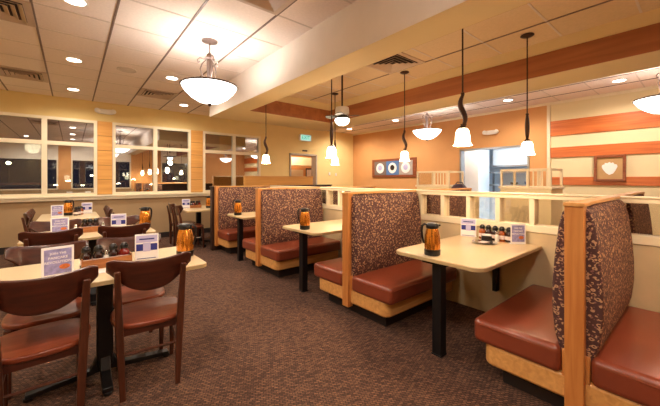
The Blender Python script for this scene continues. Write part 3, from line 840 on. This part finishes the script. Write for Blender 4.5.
def make_vent(label):
    t = thing('ceiling_vent', label, 'air vent', (0, 0, 0), 0, 'square louvered ceiling vents')
    bx(-.24, .24, -.24, .24, -.006, -.001).build('backing', M['ventdark'], t)  # dark plate stands in for the shaded recess behind the louvers
    s = .295
    m = MB()
    for a, b in ((s, .235),):
        m.box(-a, a, b, a, -.012, -.001).box(-a, a, -a, -b, -.012, -.001).box(-a, -b, -b, b, -.012, -.001).box(b, a, -b, b, -.012, -.001)
    m.build('frame', M['louver'], t)
    for k in range(4):
        o_ = .232-k*.054; i_ = o_-.036
        m = MB(); vs = []
        for r, z in ((o_, -.028), (i_, -.006), (i_+.004, -.004), (o_+.002, -.024)):
            vs.append([m.bm.verts.new((sx*r, sy*r, z)) for sx, sy in ((-1, -1), (1, -1), (1, 1), (-1, 1))])
        for q in range(4):
            a, b = vs[q], vs[(q+1) % 4]
            for j in range(4): m.bm.faces.new((a[j], a[(j+1) % 4], b[(j+1) % 4], b[j]))
        m.build('louver_ring', M['louver'], t, smooth=False)
    return t
vt = make_vent('square ceiling vent cut off at the top left corner'); vt.location = (-.585, 4.205, CZ)
copy_tree(vt, (-.585, 6.645, CZ), 0, 'square ceiling vent at the left edge above the windows')
copy_tree(vt, (1.24, 6.60, CZ), 0, 'square ceiling vent left of the large bowl lamp, near the wall')
copy_tree(vt, (1.24, 2.38, CZ), 0, 'square ceiling vent at the top edge right of the large bowl lamp')
copy_tree(vt, (3.27, 2.65, TZ), 0, 'square ceiling vent in the recessed tray over the booths')

# ceiling fan light
fn = thing('ceiling_fan', 'small ceiling fan with gray blades and a round glowing light on a dark rod', 'ceiling fan', (2.85, 3.185, TZ))
MB().lathe((0, 0, 0), [(.06, -.001), (.055, -.03), (.014, -.05)], 20).build('canopy', M['bronze'], fn)
MB().tube([(0, 0, -.03), (0, 0, -.57)], .012, 8).build('rod', M['bronze'], fn)
MB().lathe((0, 0, -.65), [(.03, .10), (.088, .09), (.095, .06), (.095, .0), (.075, -.02)], 28).build('motor_housing', M['white'], fn)
for k in range(4):
    a = 2*PI*k/4+.6; mt = Matrix.Rotation(a, 4, 'Z') @ Matrix.Translation((0, 0, -.68)) @ Matrix.Rotation(R(10), 4, 'X')
    MB().prism(rrect(.05, .235, -.05, .05, .03), -.004, .004, mt=mt).build('blade', M['fan_gray'], fn)
MB().lathe((0, 0, -.69), [(.07, .02), (.09, .0), (.10, -.02), (.085, -.03)], 28).build('light_fitter', M['fan_gray'], fn)
MB().lathe((0, 0, -.715), [(.095, .0), (.102, -.022), (.085, -.06), (.05, -.085), (.01, -.093)], 28).build('light_globe', M['bowl'], fn)
lamp('POINT', (2.86, 3.17, TZ-.92), 8, (1, .82, .6), .08, name='fan_bulb')

# ------------------------------------------------------------------ signs and fixtures on walls
def make_emergency(label):
    t = thing('emergency_light', label, 'emergency light', (0, 0, 0), 0, 'twin head emergency lights')
    MB().prism(rrect(-.14, .14, -.05, .05, .04), -.05, 0, 'Y').build('housing', M['white'], t, bevel=.01)
    for sg in (-1, 1):
        MB().lathe((0, 0, 0), [(.02, 0), (.045, .02), (.05, .06), (.04, .065)], 20, mt=Matrix.Translation((sg*.135, -.03, .005)) @ Matrix.Rotation(PI/2, 4, 'X')).build('lamp_head', M['white'], t)
    return t
em = make_emergency('white twin-head emergency light above the first pilaster between the windows'); em.location = (.535, YN, 2.755)
copy_tree(em, (XE, 3.28, 2.46), R(-90), 'white twin-head emergency light on the orange wall above the kitchen opening')
ex = thing('exit_sign', 'green glowing EXIT sign on the cream wall above the doorway', 'exit sign', (5.62, YN, 2.64))
MB().prism(rrect(-.23, .23, -.11, .11, .07), -.06, 0, 'Y').build('housing', M['white'], ex, bevel=.01)
MB().prism(rrect(-.185, .185, -.085, .085, .03), -.066, -.06, 'Y').build('face', M['exit_face'], ex)
text_mesh('EXIT', .15, 'lettering', M['exit'], ex, (0, -.067, 0), (PI/2, 0, 0))
nb = thing('room_plate', 'small dark number plate above the doorway', 'plate', (5.62, YN, 2.24))
MB().box(-.09, .09, -.012, 0, -.02, .02).build('plate', M['darkwood'], nb)
for i, (x, z) in enumerate(((6.62, 1.53), (6.90, 1.51))):
    tag(MB().box(x-.03, x+.03, YN-.02, YN, z-.05, z+.05).build('light_switch', M['white'], None, bevel=.004), 'white wall switch, %s of the pair right of the doorway' % ('left' if i == 0 else 'right'), 'switch', 'wall switches')
# framed pictures on the east wall (built facing -x)
pc = thing('framed_picture', 'brown framed picture of a white fruit shape hung over the wall boards', 'picture', (XE-.023, 1.155, 1.55), 0)
def ebox(y0, y1, z0, z1, d0, d1): return MB().box(-d1, -d0, y0, y1, z0, z1)
m = MB().box(-.04, 0, -.225, -.18, -.245, .245).box(-.04, 0, .18, .225, -.245, .245).box(-.04, 0, -.18, .18, .20, .245).box(-.04, 0, -.18, .18, -.245, -.20)
m.build('frame', M['frame_brown'], pc, bevel=.005)
MB().box(-.015, 0, -.18, .18, -.20, .20).build('mat_board', M['matboard'], pc)
hp = [(-.11, .03), (-.10, .065), (-.065, .075), (-.05, .105), (-.02, .095), (0, .115), (.03, .095), (.065, .10), (.07, .075), (.105, .06), (.11, .02), (.09, -.03), (.05, -.09), (.005, -.125), (-.05, -.10), (-.085, -.04)]
MB().prism(hp, -.020, -.015, 'X').build('white_shape', M['card'], pc)
ar = thing('plate_triptych', 'wide wood frame holding three plate pictures on gray, blue and pale panels', 'picture', (XE, 6.24, 1.70))
W = .86
MB().box(-.035, -.0, -W, W, -.29, .29).build('frame', M['frame_brown'], ar, bevel=.006)
for i, (cy, mt_) in enumerate(((.50, 'art_gray'), (0, 'art_blue'), (-.50, 'art_pale'))):
    p = MB().box(-.042, -.035, cy-.245, cy+.245, -.215, .215).build('panel', M[mt_], ar)
    MB().lathe((0, 0, 0), [(.16, 0), (.165, .004), (.11, .008)], 28, mt=Matrix.Translation((-.042, cy, 0)) @ Matrix.Rotation(-PI/2, 4, 'Y')).build('plate', M['card'], p)
    MB().lathe((0, 0, 0), [(.085, 0), (.07, .004)], 24, mt=Matrix.Translation((-.050, cy, .01)) @ Matrix.Rotation(-PI/2, 4, 'Y')).build('plate_food', M['blackp'] if i == 1 else M['lilac'], p)

# ------------------------------------------------------------------ service stations
def make_station(label, ln, loc, nb_, group='service stations'):
    t = thing('service_station', label, 'service station', loc, 0, group)
    bx(0, .55, 0, ln, 0, 1.20).build('cabinet', M['wall_cream'], t, bevel=.005)
    bx(-.02, .57, -.02, ln+.02, 1.20, 1.235).build('ledge', M['white_trim'], t, bevel=.005)
    z0, z1 = 1.235, 1.50
    m = MB()
    for x in (0, .52):
        m.box(x, x+.03, 0, ln, z1-.03, z1)
        for y in (0, ln*.42, ln-.03): m.box(x, x+.03, y, y+.03, z0, z1-.03)
    for y in (0, ln-.03): m.box(.03, .52, y, y+.03, z1-.03, z1)
    m.build('rail_frame', M['white_trim'], t, smooth=False)
    for k in range(nb_):
        y = .05+k*(ln*.42-.06)/max(1, nb_)
        bx(.008, .022, y, y+.016, z0, z1-.03).build('spindle', M['white_trim'], t)
    bx(.012, .018, ln*.42+.03, ln-.03, z0, z1-.03).build('glass_panel', M['pglass'], t)
    return t
st = make_station('cream service station with glass and spindle rail in front of the kitchen opening', .68, (5.2, 1.40, 0), 4)
st2 = copy_tree(st, (5.25, 2.98, 0), 0, 'smaller cream service station with rail left of the kitchen opening')
pu = thing('handbag', 'dark plum handbag lying on the ledge of the left service station', 'bag', (5.14, 2.93, 1.13))
pu.location = (5.36, 2.80, 1.13)
bpy.data.objects.remove(pu)
pu = thing('handbag', 'dark plum bundle on the small stand left of the kitchen opening', 'bag', (5.28, 2.80, 1.12))
MB().lathe((0, 0, 0), [(.06, 0), (.11, .03), (.12, .07), (.09, .12), (.04, .145)], 20, mt=Matrix.Diagonal((.8, 1.15, 1, 1))).build('body', M['plum'], pu)
MB().tube([(0, -.09, .11), (0, -.06, .165), (0, .03, .175), (0, .08, .12)], .009, 8).build('handle', M['plum'], pu)
sd = thing('side_stand', 'low cream stand beside the left service station', 'stand', (5.2, 2.64, 0))
bx(0, .5, 0, .30, 0, 1.085).build('cabinet', M['wall_cream'], sd); bx(-.01, .51, -.01, .31, 1.085, 1.12).build('top', M['white_trim'], sd, bevel=.004)

# ------------------------------------------------------------------ kitchen
kh = thing('range_hood', 'big white ventilation hood hanging in the kitchen', 'hood', (9.5, 2.9, 1.72))
MB().prism([(0, 0), (.9, 0), (.9, .7), (.25, .7), (0, .45)], -1.2, 1.1, 'Y').build('canopy', M['whitek'], kh)
MB().box(-.02, .0, -1.2, 1.1, -.02, .03).build('drip_edge', M['steel'], kh)
kc = thing('kitchen_cabinet', 'tall white cabinet just inside the kitchen opening at left', 'cabinet', (8.55, 3.95, 0))
bx(0, .6, 0, .7, 0, 2.5).build('body', M['whitek'], kc, bevel=.004); bx(-.02, 0, .02, .68, .1, 2.4).build('door', M['white'], kc, bevel=.004)
ks = thing('pass_shelf', 'steel pass shelf unit under the hood in the kitchen', 'shelf', (9.3, 2.9, 0))
MB().box(0, .45, -1.3, 1.2, 1.52, 1.55).box(0, .45, -1.3, 1.2, 1.16, 1.20).build('shelf_board', M['steel'], ks)
MB().box(.05, .6, -1.3, 1.2, 0, .9).build('counter_base', M['whitek'], ks); MB().box(0, .65, -1.3, 1.2, .9, .94).build('counter_top', M['steel'], ks)
MB().box(.40, .45, -1.3, -1.25, .94, 1.52).box(.40, .45, 1.15, 1.2, .94, 1.52).build('upright', M['steel'], ks)
random.seed(3)
for i in range(5):
    y = 2.0+i*.36
    tag(MB().lathe((9.52, y, 1.20), [(.05, 0), (.09, .02), (.10, .06+.02*(i % 2)), (.085, .06+.02*(i % 2))], 20).build('food_pan', M['kblue' if i % 2 else 'blackp'], None), '%s round pan on the lower kitchen shelf, number %s from the right' % ('blue' if i % 2 else 'black', ['one', 'two', 'three', 'four', 'five'][i]), 'pan', 'pans on the kitchen shelf')
tag(MB().prism(rrect(9.4, 9.7, 2.35, 2.85, .04), 1.55, 1.63).lathe((9.5, 2.45, 1.63), [(.07, 0), (.06, .06), (.03, .09)], 16).build('plate_stack', M['plum'], None), 'dark plates heaped on the upper kitchen shelf', 'plates')
tag(MB().prism(rrect(9.4, 9.6, 3.0, 3.22, .03), 1.55, 1.62).build('blue_box', M['kblue'], None, bevel=.01), 'small blue box on the upper kitchen shelf', 'box')
kl = thing('kitchen_ceiling_light', 'flat white fluorescent light panel on the kitchen ceiling', 'ceiling light', (8.15, 3.0, 2.7))
bx(-.3, .3, -1.2, 1.2, -.05, -.001).build('housing', M['white'], kl); bx(-.27, .27, -1.17, 1.17, -.056, -.05).build('diffuser', emis('fluorescent', (.86, .94, 1), 2), kl)
la = lamp('AREA', (8.15, 3.0, 2.62), 26, (.80, .91, 1.0), 1.2, name='kitchen_light')
hl = lamp('AREA', (9.75, 2.95, 1.69), 7, (.85, .93, 1.0), .5, name='hood_fill_light'); hl.data.shape = 'RECTANGLE'; hl.data.size = .5; hl.data.size_y = 2.0  # unseen light added under the hood to brighten the kitchen below it
la.data.shape = 'RECTANGLE'; la.data.size = .6; la.data.size_y = 2.3
# room beyond the doorway
lamp('POINT', (5.9, 9.3, 2.6), 45, (1, .84, .62), .15, name='annex_bulb')
an = thing('ceiling_globe', 'small globe light in the room beyond the doorway', 'ceiling lamp', (5.9, 9.3, CZ))
MB().lathe((0, 0, 0), [(.07, -.001), (.12, -.03), (.11, -.10), (.03, -.14)], 24).build('globe', M['bowl'], an)
wd = thing('inner_door', 'pale door seen through the far doorway', 'door', (7.2, 11.08, 0))
bx(-.45, .45, -.03, .0, 0, 1.75).build('leaf', M['white_trim'], wd)
for sg in (-1, 1):
    t = thing('wall_notice', 'white framed notice %s of the inner door beyond the doorway' % ('left' if sg < 0 else 'right'), 'picture', (7.2+sg*.78, 11.09, 1.55))
    bx(-.17, .17, -.02, 0, -.28, .28).build('frame', M['blackp'], t); bx(-.14, .14, -.025, -.02, -.25, .22).build('sheet', M['card'], t)

# ------------------------------------------------------------------ night outside
struct(bx(-60, 60, YN+.2, 70, -.25, -.15).build('parking_lot', M['asphalt']))
nbld = thing('distant_building', 'dark shop building across the parking lot with a violet sign', 'building', (3, 42, -.15))
bx(-16, 16, 0, 8, 0, 4.4).build('wall', M['nightwall'], nbld)
bx(-10.6, -8.6, -.1, 0, 2.7, 3.3).build('sign', M['signglow'], nbld)
wm = emis('lit_window', (1, .8, .5), 1.5)
for k in range(5): bx(-14+k*5.2, -13.6+k*5.2, -.06, 0, 1.5, 1.9).build('window', wm, nbld)
sl = None
for i, (x, y, z) in enumerate(((-3.3, 30, 1.5), (-2.5, 27, 1.0), (-1.7, 33, 1.6), (-.9, 30, 1.1), (-.2, 28, 1.4), (.7, 34, 1.0), (1.2, 31, 1.8), (2.7, 28, 1.2), (3.9, 30, 1.5), (5.0, 29, 1.1), (7.4, 32, 1.6), (11.5, 30, 1.3))):
    lab = 'street lamp in the parking lot, %s from the left' % ['first', 'second', 'third', 'fourth', 'fifth', 'sixth', 'seventh', 'eighth', 'ninth', 'tenth', 'eleventh', 'last'][i]
    if sl is None:
        sl = thing('street_lamp', lab, 'street lamp', (x, y, -.15), 0, 'street lamps outside')
        MB().cyl((0, 0, 0), .05, 0, 2.55, 10).build('pole', M['black'], sl)
        MB().lathe((0, 0, 2.6), [(.03, -.10), (.13, -.04), (.13, .04), (.03, .1)], 14).build('lamp_head', M['streetlight'], sl)
    else:
        c = copy_tree(sl, (x, y, -.15), 0, lab); c.scale = (1, 1, z/2.6)
car = thing('parked_car', 'red car parked outside the left window at night', 'car', (-1.6, 15.5, -.15), R(8))
def sect(x, w, zs): return [Vector((x, s*w, z)) for s, z in zs]
m = MB().prism([(-2.1, .30), (-2.1, .72), (-1.9, .86), (-1.2, .92), (-.65, 1.36), (.65, 1.38), (1.2, .95), (1.95, .82), (2.1, .62), (2.1, .30)], -.82, .82, 'Y')
m.build('body', M['carred'], car, bevel=.08)
MB().prism([(-1.08, .95), (-.62, 1.30), (.60, 1.32), (1.05, .97)], -.835, .835, 'Y').build('side_window', M['carglass'], car)
for sx in (-1.3, 1.3):
    for sy in (-.78, .78): MB().lathe((0, 0, 0), [(.2, -.1), (.32, -.09), (.32, .09), (.2, .1)], 20, mt=Matrix.Translation((sx, sy, .32)) @ Matrix.Rotation(PI/2, 4, 'X')).build('wheel', M['tyre'], car)
for sy in (-.6, .6): bx(-2.13, -2.08, sy-.15, sy+.15, .62, .74).build('tail_lamp', M['taillight'], car)
lamp('POINT', (-1.0, 14.2, 2.4), 12, (1, .8, .5), .2, name='lot_lamp')

# ------------------------------------------------------------------ world, camera
w = bpy.data.worlds.new('World'); SC.world = w; w.use_nodes = True
w.node_tree.nodes['Background'].inputs['Color'].default_value = (.012, .012, .02, 1)
w.node_tree.nodes['Background'].inputs['Strength'].default_value = 1
cam = bpy.data.cameras.new('camera'); co = bpy.data.objects.new('camera', cam); COL.objects.link(co)
co.location = (0, 0, H); yaw = math.atan(258/312); co.rotation_euler = (PI/2, 0, -yaw)
cam.sensor_width = 36; cam.lens = 312/660*36; cam.shift_y = -23.5/660; cam.clip_start = .02; cam.clip_end = 300
SC.camera = co
SC.view_settings.view_transform = 'Standard'; SC.view_settings.look = 'None'; SC.view_settings.gamma = 1
SC.view_settings.exposure = 1.15; SC.view_settings.use_curve_mapping = False
SC.cycles.max_bounces = 8; SC.cycles.diffuse_bounces = 5; SC.cycles.transparent_max_bounces = 12
SC.cycles.sample_clamp_indirect = 6; SC.cycles.caustics_reflective = False; SC.cycles.caustics_refractive = False
